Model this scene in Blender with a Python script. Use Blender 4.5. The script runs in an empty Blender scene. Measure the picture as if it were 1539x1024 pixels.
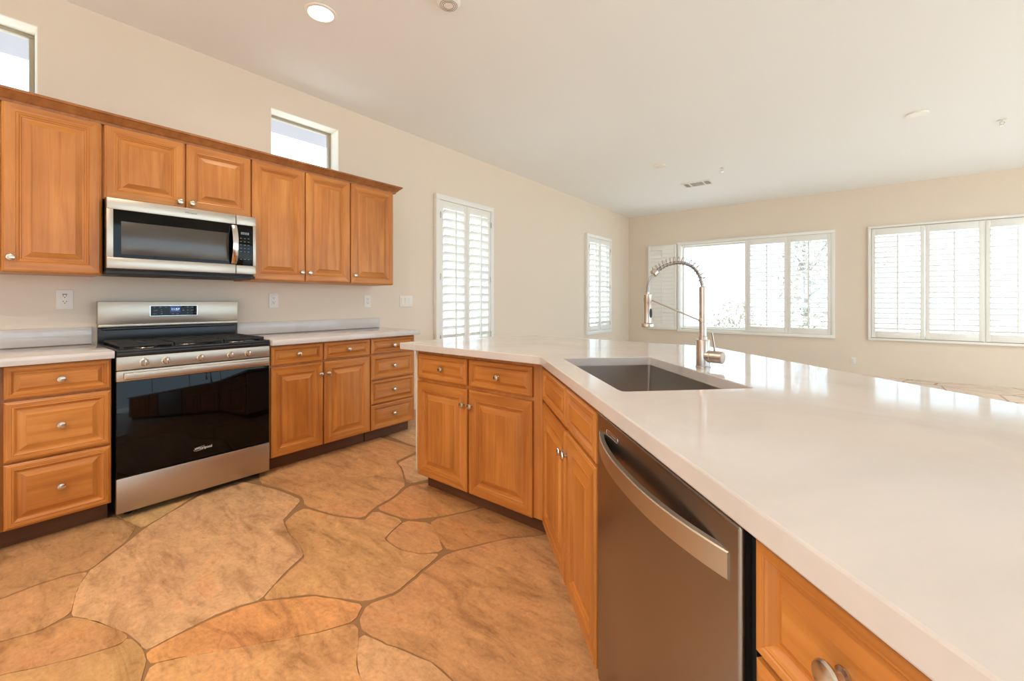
import bpy, bmesh, math, random
from mathutils import Vector, Matrix

sc = bpy.context.scene
COL = sc.collection
PI = math.pi
random.seed(7)

# ------------------------------------------------------------------ camera, world, sun, exposure
CAM_Z = 1.1755
cam = bpy.data.objects.new('camera', bpy.data.cameras.new('camera'))
COL.objects.link(cam)
cam.location = (0, 0, CAM_Z)
cam.rotation_euler = (PI / 2, 0, math.radians(38.22))
cam.data.sensor_width = 36.0
cam.data.lens = 36.0 * 635.15 / 1539
cam.data.shift_y = -(512 - 452.41) / 1539
cam.data.clip_start = 0.02
sc.camera = cam

sc.view_settings.view_transform = 'Standard'
sc.view_settings.look = 'None'
sc.view_settings.gamma = 1.0
sc.view_settings.use_curve_mapping = False
sc.view_settings.exposure = 0.2
sc.cycles.use_denoising = True
sc.cycles.max_bounces = 14
sc.cycles.diffuse_bounces = 8
sc.cycles.glossy_bounces = 6
sc.cycles.transparent_max_bounces = 24
sc.cycles.sample_clamp_indirect = 8.0
sc.cycles.caustics_reflective = False
sc.cycles.caustics_refractive = False

SKY = 3.5
world = bpy.data.worlds.new('daylight')
sc.world = world
world.use_nodes = True
bg = world.node_tree.nodes['Background']
bg.inputs['Color'].default_value = (0.63, 0.82, 1.0, 1)
bg.inputs['Strength'].default_value = SKY

sun = bpy.data.objects.new('sun', bpy.data.lights.new('sun', 'SUN'))
COL.objects.link(sun)
sun.data.energy = 12.0
sun.data.angle = math.radians(1)
sun.data.color = (1.0, 0.98, 0.95)
sun.rotation_euler = (math.radians(32), math.radians(-8), 0)


def portal(name, loc, rot, sx, sy):
    l = bpy.data.lights.new(name, 'AREA')
    l.shape = 'RECTANGLE'
    l.size, l.size_y = sx, sy
    l.cycles.is_portal = True
    o = bpy.data.objects.new(name, l)
    COL.objects.link(o)
    o.location, o.rotation_euler = loc, rot
    return o


# ------------------------------------------------------------------ material helpers
def lin(c):
    def f(v):
        v /= 255.0
        return v / 12.92 if v <= 0.04045 else ((v + 0.055) / 1.055) ** 2.4
    return tuple(f(v) for v in c) + (1.0,)


def mat(name, rgb, rough=0.5, metal=0.0, spec=0.5, emit=None, estr=0.0):
    m = bpy.data.materials.new(name)
    m.use_nodes = True
    b = m.node_tree.nodes['Principled BSDF']
    b.inputs['Base Color'].default_value = lin(rgb)
    b.inputs['Roughness'].default_value = rough
    b.inputs['Metallic'].default_value = metal
    b.inputs['Specular IOR Level'].default_value = spec
    if emit:
        b.inputs['Emission Color'].default_value = lin(emit)
        b.inputs['Emission Strength'].default_value = estr
    return m


def N(m, t, **kw):
    n = m.node_tree.nodes.new(t)
    for k, v in kw.items():
        setattr(n, k, v)
    return n


def coords(m, scale=(1, 1, 1), jitter=True, rot=(0, 0, 0)):
    tc = N(m, 'ShaderNodeTexCoord')
    mp = N(m, 'ShaderNodeMapping')
    mp.inputs['Scale'].default_value = scale
    mp.inputs['Rotation'].default_value = rot
    L = m.node_tree.links
    if jitter:
        oi = N(m, 'ShaderNodeObjectInfo')
        mu = N(m, 'ShaderNodeMath', operation='MULTIPLY')
        mu.inputs[1].default_value = 37.0
        L.new(oi.outputs['Random'], mu.inputs[0])
        ad = N(m, 'ShaderNodeVectorMath', operation='ADD')
        L.new(tc.outputs['Object'], ad.inputs[0])
        L.new(mu.outputs[0], ad.inputs[1])
        L.new(ad.outputs[0], mp.inputs['Vector'])
    else:
        L.new(tc.outputs['Object'], mp.inputs['Vector'])
    return mp


def ramp(m, stops):
    r = N(m, 'ShaderNodeValToRGB')
    e = r.color_ramp.elements
    while len(e) < len(stops):
        e.new(0.5)
    for k, (p, c) in enumerate(stops):
        e[k].position = p
        e[k].color = c if len(c) == 4 else lin(c)
    return r


def noise(m, vec, scale, detail=4.0, rough=0.55, dist=0.0):
    n = N(m, 'ShaderNodeTexNoise')
    n.inputs['Scale'].default_value = scale
    n.inputs['Detail'].default_value = detail
    n.inputs['Roughness'].default_value = rough
    n.inputs['Distortion'].default_value = dist
    m.node_tree.links.new(vec.outputs[0], n.inputs['Vector'])
    return n


def bump(m, src, strength, dist):
    b = N(m, 'ShaderNodeBump')
    b.inputs['Strength'].default_value = strength
    b.inputs['Distance'].default_value = dist
    m.node_tree.links.new(src, b.inputs['Height'])
    m.node_tree.links.new(b.outputs[0], m.node_tree.nodes['Principled BSDF'].inputs['Normal'])


def wood(name, horiz, dark, mid, light, rough=0.36):
    m = mat(name, mid, rough, 0, 0.35)
    L = m.node_tree.links
    p = m.node_tree.nodes['Principled BSDF']
    s = (1.3, 26, 26) if horiz else (26, 26, 1.3)
    v = coords(m, s)
    n1 = noise(m, v, 1.0, 5, 0.6, 0.6)
    r1 = ramp(m, [(0.3, dark), (0.5, mid), (0.72, light)])
    L.new(n1.outputs['Fac'], r1.inputs[0])
    v2 = coords(m, (5, 5, 2.2) if not horiz else (2.2, 5, 5))
    n2 = noise(m, v2, 1.0, 3, 0.5)
    r2 = ramp(m, [(0.3, (0.74, 0.66, 0.56, 1)), (0.6, (1, 1, 1, 1))])
    L.new(n2.outputs['Fac'], r2.inputs[0])
    mx = N(m, 'ShaderNodeMix', data_type='RGBA', blend_type='MULTIPLY')
    mx.inputs[0].default_value = 0.8
    L.new(r1.outputs[0], mx.inputs[6])
    L.new(r2.outputs[0], mx.inputs[7])
    L.new(mx.outputs[2], p.inputs['Base Color'])
    p.inputs['Coat Weight'].default_value = 0.15
    p.inputs['Coat Roughness'].default_value = 0.25
    return m


def steel(name, rgb, rough):
    m = mat(name, rgb, rough, 1.0)
    p = m.node_tree.nodes['Principled BSDF']
    v = coords(m, (1, 1, 1))
    n = noise(m, v, 2.5, 2)
    r = ramp(m, [(0.3, (rough - 0.03,) * 3 + (1,)), (0.7, (rough + 0.03,) * 3 + (1,))])
    m.node_tree.links.new(n.outputs['Fac'], r.inputs[0])
    m.node_tree.links.new(r.outputs[0], p.inputs['Roughness'])
    return m


def plaster(name, rgb, bumps=0.12):
    m = mat(name, rgb, 0.85, 0, 0.25)
    v = coords(m, (1, 1, 1), False)
    n = noise(m, v, 38.0, 4, 0.6)
    bump(m, n.outputs['Fac'], bumps, 0.004)
    return m


def stone(name, attr=True, base=(190, 140, 96)):
    m = mat(name, base, 0.5 if attr else 0.25, 0, 0.3 if attr else 0.5)
    L = m.node_tree.links
    p = m.node_tree.nodes['Principled BSDF']
    v = coords(m, (1, 1, 1), False)
    if attr:
        a = N(m, 'ShaderNodeVertexColor')
        a.layer_name = 'tone'
        col = a.outputs['Color']
    else:
        vo = N(m, 'ShaderNodeTexVoronoi')
        vo.inputs['Scale'].default_value = 1.7
        L.new(v.outputs[0], vo.inputs['Vector'])
        rr = ramp(m, [(0.0, (214, 200, 190)), (0.5, (226, 215, 207)), (1.0, (232, 224, 218))])  # paled beyond the kitchen stones to carry window sheen and bounce more light
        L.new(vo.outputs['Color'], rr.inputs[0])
        ve = N(m, 'ShaderNodeTexVoronoi', feature='DISTANCE_TO_EDGE')
        ve.inputs['Scale'].default_value = 1.7
        L.new(v.outputs[0], ve.inputs['Vector'])
        re_ = ramp(m, [(0.0, (0.55, 0.46, 0.38, 1)), (0.012, (0.6, 0.5, 0.42, 1)), (0.02, (1, 1, 1, 1))])
        L.new(ve.outputs['Distance'], re_.inputs[0])
        mg = N(m, 'ShaderNodeMix', data_type='RGBA', blend_type='MULTIPLY')
        mg.inputs[0].default_value = 1.0
        L.new(rr.outputs[0], mg.inputs[6])
        L.new(re_.outputs[0], mg.inputs[7])
        col = mg.outputs[2]
    vs = coords(m, (1.6, 4.6, 1), False, (0, 0, 0.5))
    nb = noise(m, vs, 1.5, 6, 0.62, 1.1)
    rb = ramp(m, [(0.28, (0.52, 0.43, 0.34, 1)), (0.45, (0.90, 0.86, 0.80, 1)), (0.58, (1.04, 1.0, 0.96, 1)), (0.74, (1.05, 0.87, 0.70, 1))])
    L.new(nb.outputs['Fac'], rb.inputs[0])
    m1 = N(m, 'ShaderNodeMix', data_type='RGBA', blend_type='MULTIPLY')
    m1.inputs[0].default_value = 1.0 if attr else 0.45
    L.new(col, m1.inputs[6])
    L.new(rb.outputs[0], m1.inputs[7])
    nf = noise(m, coords(m, (9, 24, 1), False, (0, 0, 0.35)), 1.0, 8, 0.72, 0.8)
    rf = ramp(m, [(0.28, (0.62, 0.55, 0.47, 1)), (0.46, (0.94, 0.92, 0.88, 1)), (0.6, (1.04, 1.02, 0.98, 1)), (0.75, (1.25, 1.2, 1.1, 1))])
    L.new(nf.outputs['Fac'], rf.inputs[0])
    np_ = noise(m, v, 3.1, 3, 0.5)
    rp = ramp(m, [(0.35, (1.02, 0.99, 0.9, 1)), (0.65, (0.98, 0.88, 0.86, 1))])
    L.new(np_.outputs['Fac'], rp.inputs[0])
    m3 = N(m, 'ShaderNodeMix', data_type='RGBA', blend_type='MULTIPLY')
    m3.inputs[0].default_value = 0.8 if attr else 0.3
    L.new(m1.outputs[2], m3.inputs[6])
    L.new(rp.outputs[0], m3.inputs[7])
    m2 = N(m, 'ShaderNodeMix', data_type='RGBA', blend_type='MULTIPLY')
    m2.inputs[0].default_value = 1.0
    L.new(m3.outputs[2], m2.inputs[6])
    L.new(rf.outputs[0], m2.inputs[7])
    ng = noise(m, v, 62.0, 5, 0.75)
    rg = ramp(m, [(0.3, (0.8, 0.77, 0.73, 1)), (0.5, (1, 1, 1, 1)), (0.7, (1.12, 1.1, 1.06, 1))])
    L.new(ng.outputs['Fac'], rg.inputs[0])
    m4 = N(m, 'ShaderNodeMix', data_type='RGBA', blend_type='MULTIPLY')
    m4.inputs[0].default_value = 0.9
    L.new(m2.outputs[2], m4.inputs[6])
    L.new(rg.outputs[0], m4.inputs[7])
    L.new(m4.outputs[2], p.inputs['Base Color'])
    nr = noise(m, v, 9.0, 8, 0.65, 0.4)
    bump(m, nr.outputs['Fac'], 0.35, 0.012)
    return m


def glass(name):
    m = bpy.data.materials.new(name)
    m.use_nodes = True
    nt = m.node_tree
    nt.nodes.remove(nt.nodes['Principled BSDF'])
    out = nt.nodes['Material Output']
    t = N(m, 'ShaderNodeBsdfTransparent')
    t.inputs[0].default_value = (0.94, 0.96, 0.95, 1)
    g = N(m, 'ShaderNodeBsdfGlossy')
    g.inputs['Roughness'].default_value = 0.01
    fr = N(m, 'ShaderNodeLayerWeight')
    pw = N(m, 'ShaderNodeMath', operation='POWER')
    pw.inputs[1].default_value = 4.0
    ml = N(m, 'ShaderNodeMath', operation='MULTIPLY_ADD')
    ml.inputs[1].default_value = 0.45
    ml.inputs[2].default_value = 0.04
    nt.links.new(fr.outputs['Facing'], pw.inputs[0])
    nt.links.new(pw.outputs[0], ml.inputs[0])
    fr = ml
    mx = N(m, 'ShaderNodeMixShader')
    nt.links.new(fr.outputs[0], mx.inputs[0])
    nt.links.new(t.outputs[0], mx.inputs[1])
    nt.links.new(g.outputs[0], mx.inputs[2])
    nt.links.new(mx.outputs[0], out.inputs[0])
    return m


M = {}
M['wood_v'] = wood('honey_maple_upright', False, (172, 104, 45), (193, 124, 57), (205, 140, 73))
M['wood_h'] = wood('honey_maple_level', True, (172, 104, 45), (193, 124, 57), (205, 140, 73))
M['wood_dark'] = wood('brown_maple', True, (142, 88, 44), (158, 100, 52), (170, 112, 60), 0.5)
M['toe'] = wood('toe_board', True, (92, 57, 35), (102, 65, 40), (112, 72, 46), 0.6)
M['nickel'] = mat('satin_nickel', (206, 196, 184), 0.24, 1.0)
M['steel_h'] = steel('brushed_steel_level', (190, 179, 165), 0.36)
M['steel_v'] = steel('brushed_steel_upright', (190, 179, 165), 0.27)
M['steel_dark'] = steel('brushed_dark_steel', (152, 146, 142), 0.3)
M['sink_steel'] = steel('sink_steel', (176, 166, 156), 0.33)
M['faucet'] = mat('brushed_nickel', (200, 187, 176), 0.3, 1.0)
M['chrome'] = mat('polished_steel', (225, 222, 218), 0.12, 1.0)
M['black_glass'] = mat('black_glass', (7, 7, 8), 0.04, 0, 0.22)
M['mesh_glass'] = mat('smoked_oven_mesh', (66, 60, 54), 0.18, 0, 0.6)
M['black_metal'] = mat('black_enamel', (22, 22, 23), 0.3, 0, 0.5)
M['iron'] = mat('cast_iron', (34, 32, 31), 0.55, 0, 0.4)
M['black_plastic'] = mat('black_plastic', (18, 18, 18), 0.5)
M['grey_print'] = mat('grey_print', (120, 118, 114), 0.5)
M['white_print'] = mat('white_print', (225, 222, 218), 0.4)
M['dark_print'] = mat('dark_print', (60, 54, 50), 0.5)
M['display_blue'] = mat('display_window', (10, 18, 48), 0.2, 0, 0.5, (20, 50, 150), 0.35)
M['digits'] = mat('display_digits', (200, 220, 255), 0.4, 0, 0.5, (170, 210, 255), 1.6)
M['dim_digits'] = mat('dim_digits', (110, 122, 128), 0.4)
M['white_paint'] = mat('white_satin_paint', (238, 236, 230), 0.4, 0, 0.4)
M['cream_edge'] = mat('cream_edge_paint', (226, 208, 184), 0.5)
M['louver'] = mat('white_louver_paint', (240, 239, 235), 0.4, 0, 0.4)
M['plastic'] = mat('white_plastic', (236, 230, 222), 0.35, 0, 0.4)
M['slot'] = mat('outlet_slot', (40, 34, 30), 0.6)
M['wall'] = plaster('cream_wall_paint', (228, 214, 197))
M['reveal'] = plaster('white_reveal_paint', (240, 236, 226))
M['ceiling'] = plaster('white_ceiling_paint', (240, 241, 241), 0.08)
M['tan_metal'] = mat('tan_window_metal', (168, 156, 136), 0.45, 0.0)
M['white_vinyl'] = mat('white_window_vinyl', (236, 236, 234), 0.4)
M['glass'] = glass('window_glass')
M['stone'] = stone('flagstone', True)
M['stone_field'] = stone('flagstone_field_paled', False)
M['grout'] = plaster('sandy_grout', (148, 112, 76), 0.5)
M['lens'] = mat('lamp_lens', (255, 250, 240), 0.4, 0, 0.3, (255, 232, 196), 9.0)
M['vent_dark'] = mat('vent_gap', (70, 66, 60), 0.8)
M['stucco'] = plaster('pale_stucco', (214, 204, 196), 0.3)
M['soffit'] = plaster('eave_soffit_paint', (146, 144, 154), 0.1)
M['earth'] = plaster('pale_gravel', (204, 200, 194), 0.4)
M['leaf'] = mat('washed_out_leaf', (170, 164, 152), 0.6, 0, 0.3)  # pale grey puts the overexposed daylight into the leaf colour
M['bark'] = mat('grey_bark', (150, 146, 140), 0.8)


def quartz():
    m = mat('white_quartz', (238, 230, 221), 0.1, 0, 0.5)
    L = m.node_tree.links
    p = m.node_tree.nodes['Principled BSDF']
    v = coords(m, (1, 1, 1), False)
    n = noise(m, v, 2.2, 6, 0.6, 0.8)
    r = ramp(m, [(0.3, (197, 189, 184)), (0.55, (208, 200, 196)), (0.8, (204, 197, 194))])
    L.new(n.outputs['Fac'], r.inputs[0])
    L.new(r.outputs[0], p.inputs['Base Color'])
    n2 = noise(m, v, 14.0, 4, 0.6)
    r2 = ramp(m, [(0.2, (0.05, 0.05, 0.05, 1)), (0.8, (0.10, 0.10, 0.10, 1))])
    L.new(n2.outputs['Fac'], r2.inputs[0])
    L.new(r2.outputs[0], p.inputs['Roughness'])
    return m


M['quartz'] = quartz()


# ------------------------------------------------------------------ mesh helpers
class MB:
    def __init__(self):
        self.bm = bmesh.new()

    def _mark(self, faces, mi):
        for f in faces:
            f.material_index = mi

    def box(self, x0, x1, y0, y1, z0, z1, mi=0, bev=0.0, seg=2):
        bm = self.bm
        v = [bm.verts.new((x, y, z)) for x in (x0, x1) for y in (y0, y1) for z in (z0, z1)]
        idx = [(0, 1, 3, 2), (4, 6, 7, 5), (0, 4, 5, 1), (2, 3, 7, 6), (0, 2, 6, 4), (1, 5, 7, 3)]
        fs = [bm.faces.new([v[i] for i in q]) for q in idx]
        self._mark(fs, mi)
        if bev > 0:
            es = list({e for f in fs for e in f.edges})
            r = bmesh.ops.bevel(bm, geom=es, offset=bev, segments=seg, profile=0.5, affect='EDGES')
            self._mark(r['faces'], mi)
        return self

    def lathe(self, prof, seg=24, mx=None, mi=0):
        """profile of (radius, height) about the z axis, then mx"""
        bm = self.bm
        mx = mx or Matrix.Identity(4)
        rings = []
        for r, h in prof:
            if r < 1e-6:
                rings.append([bm.verts.new(mx @ Vector((0, 0, h)))])
            else:
                rings.append([bm.verts.new(mx @ Vector((r * math.cos(2 * PI * k / seg), r * math.sin(2 * PI * k / seg), h))) for k in range(seg)])
        fs = []
        for a, b in zip(rings, rings[1:]):
            for k in range(seg):
                k2 = (k + 1) % seg
                if len(a) == 1 and len(b) == 1:
                    continue
                if len(a) == 1:
                    fs.append(bm.faces.new((a[0], b[k], b[k2])))
                elif len(b) == 1:
                    fs.append(bm.faces.new((a[k], b[0], a[k2])))
                else:
                    fs.append(bm.faces.new((a[k], b[k], b[k2], a[k2])))
        for ring, flip in ((rings[0], True), (rings[-1], False)):
            if len(ring) > 2:
                fs.append(bm.faces.new(ring[::-1] if flip else ring))
        self._mark(fs, mi)
        return self

    def cyl(self, p0, p1, r, seg=20, mi=0, r2=None):
        p0, p1 = Vector(p0), Vector(p1)
        d = p1 - p0
        q = d.to_track_quat('Z', 'Y').to_matrix().to_4x4()
        return self.lathe([(r, 0), (r if r2 is None else r2, d.length)], seg, Matrix.Translation(p0) @ q, mi)

    def tube(self, pts, r, seg=10, mi=0, closed=False):
        bm = self.bm
        pts = [Vector(p) for p in pts]
        n = len(pts)
        rings = []
        up = Vector((0.13, 0.29, 0.95)).normalized()
        for i, p in enumerate(pts):
            a = pts[i - 1] if (i > 0 or closed) else p
            b = pts[(i + 1) % n] if (i < n - 1 or closed) else p
            t = (b - a).normalized()
            u = up - t * up.dot(t)
            if u.length < 1e-3:
                u = t.orthogonal()
            u.normalize()
            up = u
            w = t.cross(u)
            rr = r[i] if isinstance(r, (list, tuple)) else r
            rings.append([bm.verts.new(p + u * rr * math.cos(2 * PI * k / seg) + w * rr * math.sin(2 * PI * k / seg)) for k in range(seg)])
        fs = []
        pairs = list(zip(rings, rings[1:])) + ([(rings[-1], rings[0])] if closed else [])
        for a, b in pairs:
            for k in range(seg):
                k2 = (k + 1) % seg
                fs.append(bm.faces.new((a[k], a[k2], b[k2], b[k])))
        if not closed:
            fs.append(bm.faces.new(rings[0][::-1]))
            fs.append(bm.faces.new(rings[-1]))
        self._mark(fs, mi)
        return self

    def prism(self, poly, z0, z1, mi=0):
        bm = self.bm
        lo = [bm.verts.new((x, y, z0)) for x, y in poly]
        hi = [bm.verts.new((x, y, z1)) for x, y in poly]
        fs = [bm.faces.new(hi), bm.faces.new(lo[::-1])]
        n = len(poly)
        for i in range(n):
            j = (i + 1) % n
            fs.append(bm.faces.new((lo[i], lo[j], hi[j], hi[i])))
        self._mark(fs, mi)
        return self

    def loft(self, rings, mi=0, cap0=True, cap1=True, closed=True):
        """rings of equal length point lists"""
        bm = self.bm
        R = [[bm.verts.new(p) for p in ring] for ring in rings]
        fs = []
        n = len(R[0])
        for a, b in zip(R, R[1:]):
            for k in range(n if closed else n - 1):
                k2 = (k + 1) % n
                fs.append(bm.faces.new((a[k], a[k2], b[k2], b[k])))
        if cap0:
            fs.append(bm.faces.new(R[0][::-1]))
        if cap1:
            fs.append(bm.faces.new(R[-1]))
        self._mark(fs, mi)
        return self

    def mesh(self, name, mats, smooth=32):
        bmesh.ops.recalc_face_normals(self.bm, faces=self.bm.faces[:])
        me = bpy.data.meshes.new(name)
        self.bm.to_mesh(me)
        self.bm.free()
        for m in mats if isinstance(mats, (list, tuple)) else [mats]:
            me.materials.append(M[m] if isinstance(m, str) else m)
        if smooth:
            me.polygons.foreach_set('use_smooth', [True] * len(me.polygons))
            me.set_sharp_from_angle(angle=math.radians(smooth))
        return me

    def build(self, name, mats, parent=None, loc=(0, 0, 0), rotz=0.0, smooth=32):
        return link(name, self.mesh(name, mats, smooth), parent, loc, rotz)


def link(name, me, parent=None, loc=(0, 0, 0), rotz=0.0):
    o = bpy.data.objects.new(name, me)
    COL.objects.link(o)
    o.location = loc
    o.rotation_euler = (0, 0, rotz)
    if parent:
        o.parent = parent
    return o


def thing(name, label, cat, loc=(0, 0, 0), rotz=0.0, group=None):
    o = bpy.data.objects.new(name, None)
    o.empty_display_size = 0.1
    COL.objects.link(o)
    o.location = loc
    o.rotation_euler = (0, 0, rotz)
    tag(o, label, cat, group)
    return o


def tag(o, label, cat, group=None):
    o['label'] = label
    o['category'] = cat
    if group:
        o['group'] = group
    return o


def struct(o):
    o['kind'] = 'structure'
    return o


def struct_empty(name, loc, rotz=0.0):
    o = bpy.data.objects.new(name, None)
    COL.objects.link(o)
    o.location = loc
    o.rotation_euler = (0, 0, rotz)
    return struct(o)


def text_mesh(body, size, mx, depth=0.0004, align='CENTER', shear=0.0):
    cu = bpy.data.curves.new('lettering', 'FONT')
    cu.body = body
    cu.size = size
    cu.extrude = depth
    cu.align_x = align
    cu.shear = shear
    t = bpy.data.objects.new('lettering', cu)
    COL.objects.link(t)
    dg = bpy.context.evaluated_depsgraph_get()
    me = bpy.data.meshes.new_from_object(t.evaluated_get(dg))
    me.transform(mx)
    bpy.data.objects.remove(t)
    return me


def add_mesh(mb, me, mi=0):
    n0 = len(mb.bm.faces)
    mb.bm.from_mesh(me)
    mb.bm.faces.ensure_lookup_table()
    for f in mb.bm.faces[n0:]:
        f.material_index = mi


FACE = Matrix.Rotation(PI / 2, 4, 'X')      # text in xy -> standing in xz, facing -y
OUT = Matrix.Rotation(PI / 2, 4, 'X')       # lathe axis z -> -y (out of a cabinet face)

# ------------------------------------------------------------------ the room
WX, FY, RX, BY, CH = -3.64, 8.67, 4.6, -3.0, 2.96      # left wall, far wall, right wall, back wall, ceiling height


def wall(name, axis, face, out, u0, u1, holes, z1=CH, thick=0.16):
    """wall slab with rectangular holes (ua, ub, za, zb); out = +1/-1 side on which the thickness lies"""
    us = sorted({u0, u1} | {h[0] for h in holes} | {h[1] for h in holes})
    zs = sorted({0.0, z1} | {h[2] for h in holes} | {h[3] for h in holes})
    mb = MB()
    a, b = sorted((face, face + out * thick))
    for i in range(len(us) - 1):
        run = None
        for k in range(len(zs) - 1):
            uc, zc = (us[i] + us[i + 1]) / 2, (zs[k] + zs[k + 1]) / 2
            solid = not any(h[0] < uc < h[1] and h[2] < zc < h[3] for h in holes)
            if solid:
                run = (run[0], zs[k + 1]) if run else (zs[k], zs[k + 1])
            if run and (not solid or k == len(zs) - 2):
                if axis == 'x':
                    mb.box(a, b, us[i], us[i + 1], run[0], run[1])
                else:
                    mb.box(us[i], us[i + 1], a, b, run[0], run[1])
                if not solid:
                    run = None
    return struct(mb.build(name, 'wall', smooth=0))


CL1 = (-0.36, 0.222, 2.30, 2.752)
CL2 = (1.475, 2.058, 2.30, 2.740)
SH1 = (3.27, 4.10, 0.65, 2.30)
SH2 = (6.80, 7.64, 0.65, 2.30)
W3 = (-2.56, -0.18, 0.64, 2.27)
W4 = (0.345, 2.66, 0.64, 2.27)
W5 = (-1.5, 8.0, 0.0, 2.7)       # sliding door in the right wall, out of frame, enlarged to brighten the room
W6 = (-1.4, 2.0, 0.8, 2.2)      # unseen window behind the camera, put in and sized for fill daylight
wall('wall_left', 'x', WX, -1, BY - 0.16, FY + 0.16, [CL1, CL2, SH1, SH2])
wall('wall_far', 'y', FY, 1, WX, RX, [W3, W4])
wall('wall_right', 'x', RX, 1, BY - 0.16, FY + 0.16, [W5])
wall('wall_back', 'y', BY, -1, WX, RX, [W6])
struct(MB().box(WX - 0.16, RX + 0.16, BY - 0.16, FY + 0.16, CH, CH + 0.12).build('ceiling', 'ceiling', smooth=0))

# portals only steer the daylight through the wall openings
portal('portal', (WX - 0.17, (CL1[0] + CL1[1]) / 2, 2.52), (0, -PI / 2, 0), 0.5, 0.6)
portal('portal', (WX - 0.17, (CL2[0] + CL2[1]) / 2, 2.52), (0, -PI / 2, 0), 0.5, 0.6)
portal('portal', (WX - 0.17, 3.685, 1.475), (0, -PI / 2, 0), 1.7, 0.9)
portal('portal', (WX - 0.17, 7.22, 1.475), (0, -PI / 2, 0), 1.7, 0.9)
portal('portal', (-1.37, FY + 0.17, 1.455), (-PI / 2, 0, 0), 2.4, 1.65)
portal('portal', (1.50, FY + 0.17, 1.455), (-PI / 2, 0, 0), 2.35, 1.65)
portal('portal', (RX + 0.17, 3.25, 1.35), (0, PI / 2, 0), 2.7, 9.5)
portal('portal', (0.3, BY - 0.17, 1.5), (PI / 2, 0, 0), 3.4, 1.4)


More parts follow.
